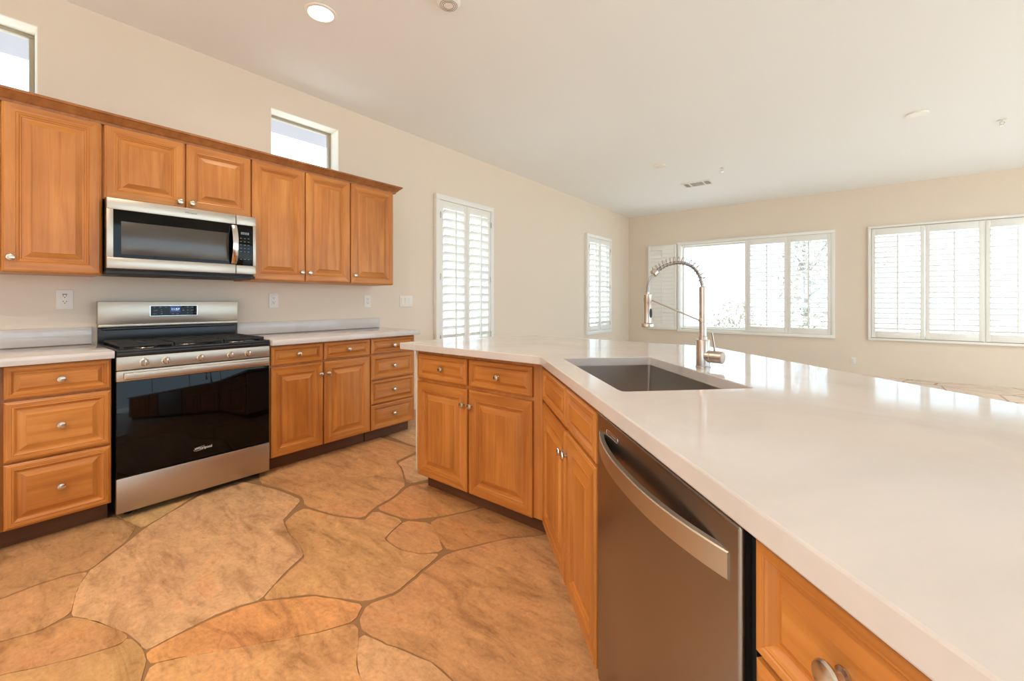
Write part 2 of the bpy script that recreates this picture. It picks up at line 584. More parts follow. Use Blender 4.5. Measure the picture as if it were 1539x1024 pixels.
# floor: flagstones laid in sandy grout
STONES = [
    ((211, 174, 138), [(-2.816, 0.533), (-2.717, 0.452), (-2.630, 0.368), (-2.569, 0.309), (-2.492, 0.276), (-2.388, 0.248), (-2.263, 0.224), (-2.186, 0.264), (-2.078, 0.305), (-1.983, 0.337), (-1.876, 0.355), (-1.846, 0.358), (-1.850, 0.434), (-1.850, 0.541), (-1.836, 0.626), (-1.805, 0.692), (-1.868, 0.773), (-1.919, 0.855), (-1.961, 0.933), (-2.067, 0.958), (-2.203, 0.968), (-2.358, 1.009), (-2.429, 1.089), (-2.515, 1.181), (-2.725, 1.158), (-2.923, 1.110), (-3.082, 1.059), (-3.076, 0.964), (-3.051, 0.845), (-2.964, 0.726), (-2.888, 0.618)]),
    ((206, 173, 130), [(-3.081, 0.483), (-2.910, 0.524), (-2.854, 0.535), (-2.915, 0.623), (-3.005, 0.733), (-3.099, 0.841), (-3.182, 0.942), (-3.455, 0.766), (-3.349, 0.482)]),
    ((190, 153, 114), [(-3.119, 0.462), (-2.884, 0.511), (-2.755, 0.451), (-2.663, 0.368), (-2.592, 0.307), (-2.618, 0.247), (-2.630, 0.151), (-2.614, 0.060), (-2.765, -0.305), (-3.621, -0.400), (-3.423, 0.079)]),
    ((200, 160, 121), [(-2.591, 0.060), (-2.606, 0.150), (-2.593, 0.245), (-2.567, 0.298), (-2.503, 0.267), (-2.398, 0.239), (-2.282, 0.214), (-2.254, 0.142), (-2.288, 0.053), (-2.434, -0.213), (-2.674, -0.233)]),
    ((196, 153, 112), [(-2.246, 0.217), (-2.163, 0.262), (-2.057, 0.302), (-1.966, 0.327), (-1.952, 0.306), (-1.978, 0.227), (-2.019, 0.152), (-2.081, 0.048), (-2.158, -0.135), (-2.351, -0.147), (-2.270, 0.052), (-2.236, 0.141)]),
    ((196, 160, 114), [(-1.931, 0.308), (-1.951, 0.328), (-1.851, 0.343), (-1.777, 0.336), (-1.714, 0.313), (-1.557, 0.265), (-1.964, -0.123), (-2.137, -0.134), (-2.066, 0.047), (-2.004, 0.151), (-1.963, 0.225)]),
    ((216, 162, 112), [(-1.824, 0.355), (-1.828, 0.429), (-1.827, 0.535), (-1.812, 0.618), (-1.781, 0.688), (-1.721, 0.749), (-1.656, 0.824), (-1.566, 0.871), (-1.460, 0.918), (-1.416, 0.863), (-1.459, 0.765), (-1.538, 0.654), (-1.636, 0.526), (-1.711, 0.430), (-1.760, 0.356), (-1.790, 0.352)]),
    ((212, 168, 121), [(-1.746, 0.351), (-1.699, 0.427), (-1.624, 0.523), (-1.526, 0.649), (-1.448, 0.758), (-1.402, 0.841), (-1.362, 0.838), (-1.276, 0.780), (-1.231, 0.750), (-1.134, 0.724), (-0.966, 0.602), (-1.409, 0.252), (-1.680, 0.322)]),
    ((204, 164, 119), [(-1.791, 0.704), (-1.846, 0.774), (-1.894, 0.858), (-1.937, 0.939), (-2.054, 0.968), (-2.187, 0.981), (-2.325, 1.018), (-2.383, 1.097), (-2.390, 1.148), (-2.168, 1.203), (-2.010, 1.283), (-2.055, 1.374), (-1.851, 1.408), (-1.814, 1.298), (-1.784, 1.238), (-1.638, 1.227), (-1.540, 1.265), (-1.476, 1.328), (-1.456, 1.226), (-1.421, 1.048), (-1.472, 0.945), (-1.587, 0.883), (-1.678, 0.835), (-1.744, 0.759)]),
    ((202, 158, 117), [(-1.835, 1.413), (-1.719, 1.478), (-1.575, 1.410), (-1.485, 1.354), (-1.542, 1.282), (-1.641, 1.245), (-1.766, 1.252), (-1.796, 1.304)]),
    ((204, 160, 117), [(-2.952, 1.136), (-2.783, 1.183), (-2.551, 1.217), (-2.431, 1.175), (-2.202, 1.221), (-2.049, 1.296), (-2.101, 1.405), (-2.124, 1.543), (-2.201, 1.690), (-2.445, 1.837), (-2.576, 1.889), (-2.617, 2.097), (-2.626, 2.183), (-2.728, 2.160), (-3.119, 2.144), (-3.321, 2.146), (-3.645, 1.820), (-3.419, 1.307)]),
    ((202, 168, 134), [(-3.210, 2.234), (-2.753, 2.199), (-2.253, 2.226), (-3.338, 3.401), (-3.924, 2.940)]),
    ((206, 168, 132), [(-2.532, 1.891), (-2.560, 2.070), (-2.506, 2.718), (-1.976, 2.282), (-2.148, 1.847), (-2.201, 1.715), (-2.446, 1.866)]),
    ((202, 153, 106), [(-2.069, 1.401), (-2.089, 1.527), (-2.155, 1.690), (-2.101, 1.806), (-1.937, 2.237), (-1.568, 2.128), (-1.642, 1.737), (-1.740, 1.557), (-1.848, 1.437)]),
    ((194, 149, 104), [(-1.716, 1.489), (-1.714, 1.543), (-1.622, 1.715), (-1.502, 2.180), (-1.121, 1.932), (-1.192, 1.765), (-1.308, 1.642), (-1.353, 1.563), (-1.456, 1.377), (-1.569, 1.422)]),
    ((204, 160, 117), [(-1.442, 1.355), (-1.338, 1.546), (-1.294, 1.624), (-1.178, 1.745), (-1.093, 1.954), (-0.513, 1.300), (-0.410, 1.039), (-0.728, 0.789), (-0.930, 0.919), (-1.042, 0.924), (-1.148, 0.901), (-1.240, 0.874), (-1.349, 0.856), (-1.391, 0.874), (-1.440, 0.934), (-1.398, 1.041), (-1.427, 1.219)]),
    ((214, 174, 134), [(-1.334, 0.836), (-1.235, 0.857), (-1.146, 0.885), (-1.041, 0.909), (-0.940, 0.900), (-0.754, 0.768), (-0.937, 0.625), (-1.136, 0.734), (-1.216, 0.753)]),
]



def chaikin(P, n):
    for _ in range(n):
        Q = []
        for i, a in enumerate(P):
            b = P[(i + 1) % len(P)]
            Q.append((a[0] * 0.88 + b[0] * 0.12, a[1] * 0.88 + b[1] * 0.12))
            Q.append((a[0] * 0.12 + b[0] * 0.88, a[1] * 0.12 + b[1] * 0.88))
        P = Q
    return P


def offset(P, d):
    area = sum(a[0] * b[1] - b[0] * a[1] for a, b in zip(P, P[1:] + P[:1]))
    sg = 1 if area > 0 else -1
    out = []
    for i, b in enumerate(P):
        a, c = P[i - 1], P[(i + 1) % len(P)]
        t = Vector((c[0] - a[0], c[1] - a[1])).normalized()
        out.append((b[0] + sg * t.y * d, b[1] - sg * t.x * d))
    return out


def make_floor():
    mb = MB()
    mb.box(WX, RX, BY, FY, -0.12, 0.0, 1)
    mb.prism([(-3.63, -0.40), (-2.765, -0.315), (-1.964, -0.133), (-1.40, 0.24), (-0.745, 0.76), (-0.395, 1.04), (-0.50, 1.31), (-1.085, 1.965), (-3.33, 3.41), (-3.63, 3.2)], 0.0, 0.0015, 2)
    bm = mb.bm
    lay = bm.loops.layers.color.new('tone')
    rnd = random.Random(3)
    for tone, P in STONES:
        P = [(max(x, -3.63), y) for x, y in offset(chaikin(P, 1), 0.0055)]
        Q = []
        for i, a in enumerate(P):
            b = P[(i + 1) % len(P)]
            d = math.hypot(b[0] - a[0], b[1] - a[1])
            k = max(1, min(12, int(d / 0.035)))
            for j in range(k):
                t = j / k
                Q.append((a[0] + (b[0] - a[0]) * t + rnd.uniform(-0.0022, 0.0022), a[1] + (b[1] - a[1]) * t + rnd.uniform(-0.0022, 0.0022)))
        n0 = len(bm.faces)
        mb.prism(Q, 0.001, 0.0042, 0)
        bm.faces.ensure_lookup_table()
        c = tuple(v / 255 for v in tone) + (1.0,)
        for f in bm.faces[n0:]:
            for lp in f.loops:
                lp[lay] = c
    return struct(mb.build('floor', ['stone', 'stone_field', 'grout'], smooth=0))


make_floor()


# ------------------------------------------------------------------ windows and shutters
def window(name, loc, rotz, w, h, frame='white_vinyl', fw=0.035, mull=(), depth=0.11):
    """frame and one pane set deep in the wall opening; local x right, y into the wall, z up"""
    r = struct_empty(name, loc, rotz)
    f = MB()
    y0, y1 = depth, depth + 0.04
    f.box(0, w, y0, y1, 0, fw, 0, 0.003)
    f.box(0, w, y0, y1, h - fw, h, 0, 0.003)
    f.box(0, fw, y0, y1, fw, h - fw, 0, 0.003)
    f.box(w - fw, w, y0, y1, fw, h - fw, 0, 0.003)
    for m in mull:
        f.box(m - fw / 2, m + fw / 2, y0, y1, fw, h - fw, 0, 0.003)
    f.build('window_frame', frame, r)
    MB().box(fw * 0.7, w - fw * 0.7, y0 + 0.016, y0 + 0.022, fw * 0.7, h - fw * 0.7).build('pane', 'glass', r, smooth=0)
    rv = MB()
    t = 0.004
    rv.box(0, w, 0.001, y0, 0, t).box(0, w, 0.001, y0, h - t, h).box(0, t, 0.001, y0, t, h - t).box(w - t, w, 0.001, y0, t, h - t)
    rv.build('reveal', 'reveal', r, smooth=0)
    return r


def shutter_panel(parent, x0, x1, z0, z1, y=-0.035, tilt=0.0, pitch=0.078, blade=0.086, stile=0.048, rail=0.10, th=0.03, rod=True, rod_off=0.0):
    p = MB()
    p.box(x0, x0 + stile, y, y + th, z0, z1, 0, 0.003)
    p.box(x1 - stile, x1, y, y + th, z0, z1, 0, 0.003)
    p.box(x0 + stile, x1 - stile, y, y + th, z0, z0 + rail, 0, 0.003)
    p.box(x0 + stile, x1 - stile, y, y + th, z1 - rail, z1, 0, 0.003)
    po = p.build('shutter_panel', 'white_paint', parent)
    lv = MB()
    n = max(1, round((z1 - z0 - 2 * rail) / pitch))
    step = (z1 - z0 - 2 * rail) / n
    yc = y + th / 2
    ca, sa = math.cos(tilt), math.sin(tilt)
    for k in range(n):
        zc = z0 + rail + (k + 0.5) * step
        rings = []
        for x in (x0 + stile - 0.002, x1 - stile + 0.002):
            ring = []
            for j in range(10):
                a = 2 * PI * j / 10
                e, t = blade / 2 * math.cos(a), 0.0065 * math.sin(a)
                ring.append((x, yc + e * ca - t * sa, zc + e * sa + t * ca))
            rings.append(ring)
        lv.loft(rings)
    lv.build('louvers', 'louver', po)
    if rod:
        xm = (x0 + x1) / 2 + rod_off
        yr = yc - blade / 2 * abs(ca) - 0.007
        r = MB().box(xm - 0.0095, xm + 0.0095, yr - 0.005, yr + 0.005, z0 + rail + 0.01, z1 - rail - 0.01, 0, 0.002)
        r.build('tilt_rod', 'louver', po)
    return po


def casing(parent, x0, x1, z0, z1, cw, p, back=0.0):
    c = MB()
    c.box(x0, x1, -p, back, z1 - cw, z1, 0, 0.004)
    c.box(x0, x1, -p, back, z0, z0 + cw, 0, 0.004)
    c.box(x0, x0 + cw, -p, back, z0 + cw, z1 - cw, 0, 0.004)
    c.box(x1 - cw, x1, -p, back, z0 + cw, z1 - cw, 0, 0.004)
    return c.build('casing', 'white_paint', parent)


def hinges(parent, xs, zs, y):
    for x in xs:
        for z in zs:
            MB().cyl((x, y, z - 0.035), (x, y, z + 0.035), 0.006, 10).build('hinge', 'nickel', parent)


window('window_1', (WX, CL1[0], CL1[2]), PI / 2, CL1[1] - CL1[0], CL1[3] - CL1[2], 'tan_metal', 0.026, depth=0.135)
window('window_2', (WX, CL2[0], CL2[2]), PI / 2, CL2[1] - CL2[0], CL2[3] - CL2[2], 'tan_metal', 0.026, depth=0.135)
window('window_3', (WX, SH1[0], SH1[2]), PI / 2, SH1[1] - SH1[0], SH1[3] - SH1[2])
window('window_4', (WX, SH2[0], SH2[2]), PI / 2, SH2[1] - SH2[0], SH2[3] - SH2[2])
window('window_5', (W3[0], FY, W3[2]), 0, W3[1] - W3[0], W3[3] - W3[2], mull=(1.19,))
window('window_6', (W4[0], FY, W4[2]), 0, W4[1] - W4[0], W4[3] - W4[2], mull=(1.16,))
window('window_7', (RX, W5[1], W5[2]), -PI / 2, W5[1] - W5[0], W5[3] - W5[2], mull=(1.9, 3.8, 5.7, 7.6))
window('window_8', (W6[1], BY, W6[2]), PI, W6[1] - W6[0], W6[3] - W6[2], mull=(1.7,))

SG = 'white plantation shutters'
for ya, yb, lab in ((3.19, 4.18, 'tall white two-panel plantation shutter nearest the kitchen on the left wall'),
                    (6.72, 7.72, 'tall white two-panel plantation shutter near the far corner of the left wall')):
    t = thing('window_shutter', lab, 'shutter', (WX, ya, 0), PI / 2, SG)
    w = yb - ya
    casing(t, 0, w, 0.57, 2.385, 0.06, 0.052)
    mid = w / 2
    shutter_panel(t, 0.064, mid - 0.003, 0.634, 2.321, -0.046, math.radians(-32), 0.0935, 0.10, 0.045, 0.085)
    shutter_panel(t, mid + 0.003, w - 0.064, 0.634, 2.321, -0.046, math.radians(-32), 0.0935, 0.10, 0.045, 0.085)
    hinges(t, (0.062, w - 0.062), (0.75, 1.45, 2.15), -0.054)

# far wall, left window: two panels folded open against the wall, an open gap, two closed panels
t = thing('window_shutter', 'wide white shutter on the far wall behind the faucet, left half folded open', 'shutter', (0, FY, 0), 0, SG)
casing(t, -2.615, -0.125, 0.565, 2.335, 0.05, 0.045)
for k, dy in enumerate((0.0, 0.036)):
    shutter_panel(t, -3.195, -2.625, 0.60, 2.30, -0.072 + dy, math.radians(84), 0.078, 0.086, 0.05, 0.1, rod=(k == 0))
shutter_panel(t, -1.385, -0.7725, 0.618, 2.282, -0.038, math.radians(-9))
shutter_panel(t, -0.7715, -0.178, 0.618, 2.282, -0.038, math.radians(-9))
MB().box(-1.425, -1.388, -0.04, 0.0, 0.618, 2.282, 0, 0.003).build('mullion', 'white_paint', t)
t = thing('window_shutter', 'wide white shutter at the right edge of the far wall, all panels closed', 'shutter', (0, FY, 0), 0, SG)
casing(t, 0.285, 2.72, 0.565, 2.335, 0.035, 0.04)
for a, b in ((0.325, 0.925), (0.931, 1.515), (1.530, 2.105), (2.111, 2.68)):
    shutter_panel(t, a, b, 0.610, 2.290, -0.036, math.radians(-16))
MB().box(1.516, 1.529, -0.03, 0.0, 0.60, 2.30, 0, 0.002).build('mullion', 'white_paint', t)

# ------------------------------------------------------------------ outside
struct(MB().box(-30, 30, -25, 45, -0.4, -0.13).build('ground', 'earth', smooth=0))
e = MB()
e.box(WX - 0.85, WX - 0.16, -4.0, 9.5, 2.86, 2.98, 0)
struct(e.build('roof_eave', 'soffit', smooth=0))


def foliage(n, spread, size, seed, base):
    mb = MB()
    rnd = random.Random(seed)
    for _ in range(n):
        while True:
            p = Vector((rnd.uniform(-1, 1), rnd.uniform(-1, 1), rnd.uniform(-1, 1)))
            if 0.2 < p.length < 1:
                break
        p = Vector((p.x * spread[0], p.y * spread[1], p.z * spread[2] + base))
        d = Vector((rnd.uniform(-1, 1), rnd.uniform(-1, 1), rnd.uniform(-1, 1))).normalized()
        u = d.orthogonal().normalized()
        s = size * rnd.uniform(0.6, 1.3)
        a, b = p + d * s, p - d * s
        l, r = p + u * s * 0.4, p - u * s * 0.4
        f = mb.bm.faces.new([mb.bm.verts.new(q) for q in (a, l, b, r)])
    return mb


def branches(h, r, n, reach, seed):
    mb = MB()
    rnd = random.Random(seed)
    mb.tube([(0, 0, 0), (0.05, 0.02, h * 0.4), (-0.03, 0.04, h * 0.75), (0.02, 0, h)], [r, r * 0.8, r * 0.6, r * 0.3], 8)
    for k in range(n):
        a = 2 * PI * k / n + rnd.uniform(-0.4, 0.4)
        z = h * rnd.uniform(0.25, 0.85)
        e = Vector((math.cos(a) * reach, math.sin(a) * reach, z + rnd.uniform(0.2, 0.7)))
        mb.tube([(0, 0, z), e * 0.5 + Vector((0, 0, z * 0.5)), e], [r * 0.4, r * 0.28, r * 0.12], 6)
    return mb


def plant(name, label, cat, loc, h, r, n, spread, size, seed, base):
    t = thing(name, label, cat, loc)
    branches(h, r, 9, max(spread[0], spread[1]) * 0.7, seed).build('branches', 'bark', t)
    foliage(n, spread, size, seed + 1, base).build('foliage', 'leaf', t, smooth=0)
    return t


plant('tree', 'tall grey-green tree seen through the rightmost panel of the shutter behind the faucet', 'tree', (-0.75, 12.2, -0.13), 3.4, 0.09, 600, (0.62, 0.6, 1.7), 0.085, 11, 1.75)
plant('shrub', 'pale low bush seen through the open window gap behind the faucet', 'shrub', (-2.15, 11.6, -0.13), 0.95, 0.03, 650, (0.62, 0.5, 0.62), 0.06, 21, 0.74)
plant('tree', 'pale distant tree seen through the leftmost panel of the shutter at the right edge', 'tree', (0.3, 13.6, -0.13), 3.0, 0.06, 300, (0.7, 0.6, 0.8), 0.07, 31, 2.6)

# ------------------------------------------------------------------ cabinet kit (local x right, y into the cabinet, z up; fronts stand at y = -0.02)
DOOR = [(0, 0), (0, -0.014), (0.003, -0.017), (0.006, -0.0175), (0.009, -0.02), (0.047, -0.02), (0.0495, -0.0178), (0.0535, -0.0192), (0.0575, -0.0175),
        (0.0615, -0.0125), (0.066, -0.0122), (0.0685, -0.0080), (0.076, -0.0080), (0.0785, -0.0090), (0.101, -0.0172), (0.1025, -0.0190)]
DRAW = [(0, 0), (0, -0.014), (0.003, -0.017), (0.005, -0.0175), (0.008, -0.02), (0.0165, -0.02), (0.018, -0.0178), (0.021, -0.0192), (0.024, -0.0165),
        (0.027, -0.0120), (0.0295, -0.0085), (0.0335, -0.0085), (0.035, -0.0090), (0.049, -0.0172), (0.050, -0.0190)]
_fronts = {}


def front_mesh(w, h, kind):
    key = (round(w, 3), round(h, 3), kind)
    if key in _fronts:
        return _fronts[key]
    prof = DOOR if kind == 'door' else DRAW
    if kind != 'door' and h > 0.2:
        prof = [(a * 1.4, b) for a, b in DRAW]
    mb = MB()
    bm = mb.bm
    rings = []
    for i, y in prof:
        rings.append([bm.verts.new(p) for p in ((i, y, i), (w - i, y, i), (w - i, y, h - i), (i, y, h - i))])
    for a, b in zip(rings, rings[1:]):
        for k in range(4):
            k2 = (k + 1) % 4
            f = bm.faces.new((a[k], a[k2], b[k2], b[k]))
            f.material_index = 1 if k in (0, 2) else 0
    f = bm.faces.new(rings[-1])
    f.material_index = 0 if kind == 'door' else 1
    bm.faces.new(rings[0][::-1]).material_index = 0
    me = mb.mesh('door_front' if kind == 'door' else 'drawer_front', ['wood_v', 'wood_h'], smooth=0)
    _fronts[key] = me
    return me


KNOB = MB().lathe([(0.0095, 0), (0.0095, 0.002), (0.006, 0.004), (0.0055, 0.011), (0.009, 0.014), (0.0155, 0.017), (0.0165, 0.0195),
                   (0.0150, 0.0228), (0.009, 0.0252), (0, 0.026)], 20, OUT).mesh('knob', 'nickel')


def cabinet(name, label, cat, loc, rotz, w, z0, z1, depth, fronts, toe=False, group=None, x_lo=0.0, end=None, cut_top=False):
    t = thing(name, label, cat, loc, rotz, group)
    c = MB()
    th = 0.018
    c.box(x_lo, x_lo + th, 0.019, depth, z0, z1)
    c.box(w - th, w, 0.019, depth, z0, z1)
    c.box(x_lo + th, w - th, 0.019, depth, z0, z0 + th)
    if not cut_top:
        c.box(x_lo + th, w - th, 0.019, depth, z1 - th, z1)
    c.box(x_lo + th, w - th, depth - 0.008, depth, z0 + th, z1 - th)
    c.build('carcass', 'wood_v', t, smooth=0)
    MB().box(x_lo, w, 0, 0.019, z0, z1, 0, 0.0015).build('face_frame', 'wood_v', t)
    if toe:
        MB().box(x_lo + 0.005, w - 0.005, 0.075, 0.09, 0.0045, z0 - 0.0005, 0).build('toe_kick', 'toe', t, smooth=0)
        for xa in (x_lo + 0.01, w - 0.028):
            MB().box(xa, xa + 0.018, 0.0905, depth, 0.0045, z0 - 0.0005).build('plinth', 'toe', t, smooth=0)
    for fr in fronts:
        kind, xa, xb, za, zb = fr[:5]
        d = link({'door': 'door', 'drawer': 'drawer', 'false': 'false_front'}[kind], front_mesh(xb - xa, zb - za, 'door' if kind == 'door' else 'drawer'), t, (xa, -0.0005, za))
        if len(fr) > 5:
            link('knob', KNOB, d, (fr[5] - xa, -0.0195 if kind != 'door' else -0.02, fr[6] - za))
    return t


# ------------------------------------------------------------------ left wall: upper cabinets (face frames at x = -3.32)
UX = -3.32
UD = -WX + UX - 0.002
UB, UT = 1.322, 2.19
G = 'honey maple wall cabinets'
cabinet('wall_cabinet', 'tall honey maple wall cabinet at the left edge, left of the microwave', 'cabinet', (UX, 0, 0), PI / 2, 0.4475, UB, UT, UD,
        [('door', -0.495, 0.070, UB + 0.004, UT - 0.004), ('door', 0.079, 0.441, UB + 0.004, UT - 0.004, 0.108, 1.395)], group=G, x_lo=-0.5)
cabinet('wall_cabinet', 'short two-door honey maple wall cabinet directly above the microwave', 'cabinet', (UX, 0.4485, 0), PI / 2, 0.7615, 1.757, UT, UD,
        [('door', 0.004, 0.378, 1.761, UT - 0.004, 0.350, 1.80), ('door', 0.385, 0.757, 1.761, UT - 0.004, 0.413, 1.80)], group=G)
cabinet('wall_cabinet', 'tall two-door honey maple wall cabinet right of the microwave', 'cabinet', (UX, 1.211, 0), PI / 2, 0.764, UB, UT, UD,
        [('door', 0.004, 0.378, UB + 0.004, UT - 0.004, 0.351, 1.395), ('door', 0.385, 0.760, UB + 0.004, UT - 0.004, 0.411, 1.395)], group=G)
cabinet('wall_cabinet', 'narrow single-door honey maple wall cabinet at the right end of the upper row', 'cabinet', (UX, 1.976, 0), PI / 2, 0.436, UB, UT, UD,
        [('door', 0.004, 0.430, UB + 0.004, UT - 0.004, 0.036, 1.395)], group=G)

# crown moulding along the top, returning to the wall at the right end
cr = MB()
prof = [(0.0, 2.176), (0.022, 2.176), (0.024, 2.188), (0.032, 2.194), (0.042, 2.206), (0.058, 2.222), (0.066, 2.226), (0.066, 2.238), (0.0, 2.238)]
ye = 2.412
cr.loft([[(UX + p, -0.5, z) for p, z in prof], [(UX + p, ye + p, z) for p, z in prof]])
cr.loft([[(UX + p, ye + p, z) for p, z in prof], [(WX + 0.001, ye + p, z) for p, z in prof]], cap0=False)
cr.box(WX + 0.001, UX, -0.5, ye, 2.1905, 2.20)
tag(cr.build('crown_moulding', 'wood_dark', smooth=0), 'stepped brown crown moulding along the tops of the wall cabinets', 'moulding')

# ------------------------------------------------------------------ left wall: base cabinets (face frames at x = -3.06)
BX = -3.06
BD = -WX + BX - 0.002
Z0, Z1 = 0.106, 0.874
GB = 'honey maple base cabinets'
cabinet('base_cabinet', 'honey maple base cabinet with three drawers left of the range', 'cabinet', (BX, 0, 0), PI / 2, 0.447, Z0, Z1, BD,
        [('door', -0.495, 0.071, 0.110, 0.868), ('drawer', 0.080, 0.443, 0.715, 0.868, 0.262, 0.790), ('drawer', 0.080, 0.443, 0.424, 0.704, 0.262, 0.565), ('drawer', 0.080, 0.443, 0.110, 0.413, 0.262, 0.262)],
        True, GB, x_lo=-0.5)
cabinet('base_cabinet', 'honey maple base cabinet right of the range with two doors under two drawers', 'cabinet', (BX, 1.229, 0), PI / 2, 0.768, Z0, Z1, BD,
        [('drawer', 0.006, 0.368, 0.735, 0.862, 0.187, 0.800), ('drawer', 0.379, 0.764, 0.735, 0.862, 0.571, 0.800),
         ('door', 0.006, 0.368, 0.110, 0.722, 0.345, 0.635), ('door', 0.379, 0.764, 0.110, 0.722, 0.402, 0.635)], True, GB)
cabinet('base_cabinet', 'honey maple base cabinet of four stacked drawers, furthest right along the wall', 'cabinet', (BX, 1.998, 0), PI / 2, 0.452, Z0, Z1, BD,
        [('drawer', 0.006, 0.446, 0.735, 0.862, 0.222, 0.798), ('drawer', 0.006, 0.446, 0.522, 0.724, 0.222, 0.625),
         ('drawer', 0.006, 0.446, 0.323, 0.513, 0.222, 0.420), ('drawer', 0.006, 0.446, 0.110, 0.314, 0.222, 0.215)], True, GB)

t = thing('countertop', 'white quartz countertop with a short backsplash left of the range', 'countertop', (WX, 0, 0), 0)
MB().box(0.002, 0.64, -0.5, 0.4515, 0.8745, 0.9135, 0, 0.003).build('slab', 'quartz', t)
MB().box(0.002, 0.022, -0.5, 0.4405, 0.914, 1.0155, 0, 0.002).build('backsplash', 'quartz', t)
t = thing('countertop', 'white quartz countertop with a low backsplash right of the range', 'countertop', (WX, 0, 0), 0)
MB().box(0.002, 0.64, 1.2265, 2.475, 0.8745, 0.9135, 0, 0.003).build('slab', 'quartz', t)
MB().box(0.002, 0.022, 1.2285, 2.475, 0.914, 1.0085, 0, 0.002).build('backsplash', 'quartz', t)

# ------------------------------------------------------------------ range
t = thing('gas_range', 'stainless steel gas range with black glass oven door between the base cabinets', 'range', (-3.024, 0.4605, 0), PI / 2)
W_ = 0.757
MB().box(0.003, W_ - 0.003, 0.032, 0.598, 0.045, 0.872, 0, 0.003).build('body', 'black_metal', t)
for x in (0.06, W_ - 0.06):
    for y in (0.09, 0.54):
        MB().lathe([(0.018, 0.0045), (0.018, 0.012), (0.010, 0.014), (0.010, 0.046)], 14, Matrix.Translation((x, y, 0))).build('foot', 'black_plastic', t)
MB().box(0.0, W_, 0.0, 0.03, 0.042, 0.228, 0, 0.004).build('storage_drawer', 'steel_h', t)
door = MB()
door.box(0.0, W_, 0.0, 0.03, 0.744, 0.800, 0, 0.003)
door.box(0.0, W_, 0.004, 0.03, 0.236, 0.7435, 1, 0.002)
od = door.build('oven_door', ['steel_h', 'black_glass'], t)
hd = MB()
hd.box(0.022, W_ - 0.022, -0.050, -0.028, 0.757, 0.793, 0, 0.006, 3)
hd.box(0.040, 0.064, -0.030, 0.002, 0.764, 0.788, 0, 0.003)
hd.box(W_ - 0.064, W_ - 0.040, -0.030, 0.002, 0.764, 0.788, 0, 0.003)
hd.build('oven_handle', 'steel_h', od)
lg = MB()
add_mesh(lg, text_mesh('Whirlpool', 0.021, Matrix.Translation((0.388, 0.0034, 0.288)) @ FACE, 0.0003))
ring = [(0.388 + 0.036 * math.cos(a) - 0.012, 0.0032, 0.2945 + 0.010 * math.sin(a) + 0.006 * math.cos(a)) for a in [PI * (0.35 + 1.45 * k / 30) for k in range(31)]]
lg.tube(ring, 0.0005, 5)
lg.build('logo', 'white_print', od)
cp = MB().box(0.0, W_, 0.0, 0.03, 0.8035, 0.8755, 0, 0.003).build('control_panel', 'steel_h', t)
for kx in (0.1145, 0.2095, 0.3735, 0.5305, 0.6285):
    k = MB()
    k.lathe([(0.0215, 0), (0.0215, 0.004), (0.018, 0.006), (0.017, 0.020), (0.0155, 0.023), (0, 0.023)], 24, Matrix.Translation((kx, 0.0, 0.838)) @ OUT)
    k.box(kx - 0.0045, kx + 0.0045, -0.034, -0.018, 0.838 - 0.0165, 0.838 + 0.0165, 0, 0.002)
    k.build('burner_knob', 'nickel', cp)
ct = MB()
ct.box(0.0, W_, 0.0, 0.56, 0.8765, 0.904, 0, 0.004)
ct.box(0.0, W_, -0.002, 0.026, 0.896, 0.915, 0, 0.004)
ct.box(0.0, 0.016, 0.024, 0.56, 0.90, 0.914, 0, 0.003)
ct.box(W_ - 0.016, W_, 0.024, 0.56, 0.90, 0.914, 0, 0.003)
ct.build('cooktop', 'black_metal', t)
for bx, by, br in ((0.15, 0.15, 0.046), (0.15, 0.41, 0.036), (0.378, 0.28, 0.052), (0.607, 0.15, 0.050), (0.607, 0.41, 0.034)):
    b = MB()
    b.lathe([(br * 1.15, 0.904), (br * 1.1, 0.911), (br * 0.8, 0.913)], 24, Matrix.Translation((bx, by, 0)), 1)
    b.lathe([(br * 0.8, 0.913), (br * 0.8, 0.919), (br * 0.7, 0.921), (0, 0.921)], 24, Matrix.Translation((bx, by, 0)), 0)
    b.build('burner', ['iron', 'nickel'], t)
for gx0, gx1 in ((0.022, 0.252), (0.258, 0.499), (0.505, 0.735)):
    g = MB()
    za, zb = 0.922, 0.936
    g.box(gx0, gx1, 0.030, 0.044, za, zb, 0, 0.003)
    g.box(gx0, gx1, 0.526, 0.540, za, zb, 0, 0.003)
    g.box(gx0, gx0 + 0.013, 0.044, 0.526, za, zb, 0, 0.003)
    g.box(gx1 - 0.013, gx1, 0.044, 0.526, za, zb, 0, 0.003)
    g.box(gx0 + 0.013, gx1 - 0.013, 0.278, 0.290, za, zb, 0, 0.003)
    xm = (gx0 + gx1) / 2
    g.box(xm - 0.006, xm + 0.006, 0.044, 0.526, za + 0.001, zb + 0.001, 0, 0.003)
    for yy in (0.10, 0.16, 0.22, 0.35, 0.41, 0.47):
        g.box(gx0 + 0.013, gx1 - 0.013, yy - 0.005, yy + 0.005, za + 0.002, zb + 0.0005, 0, 0.002)
    for xx in (gx0 + 0.006, gx1 - 0.006):
        for yy in (0.037, 0.533):
            g.box(xx - 0.006, xx + 0.006, yy - 0.006, yy + 0.006, 0.9045, za + 0.002, 0, 0.002)
    g.build('grate', 'iron', t)
bgd = MB()
bgd.box(0.0, W_, 0.554, 0.604, 1.030, 1.173, 0, 0.004)
bgd.box(0.002, W_ - 0.002, 0.546, 0.604, 1.010, 1.0295, 0, 0.004)
bgd.box(0.004, W_ - 0.004, 0.565, 0.604, 0.9045, 1.0095, 1, 0.003)
bgd.box(0.02, W_ - 0.02, 0.556, 0.566, 0.992, 1.008, 1, 0.002)
bo = bgd.build('backguard', ['steel_h', 'black_metal'], t)
dp = MB()
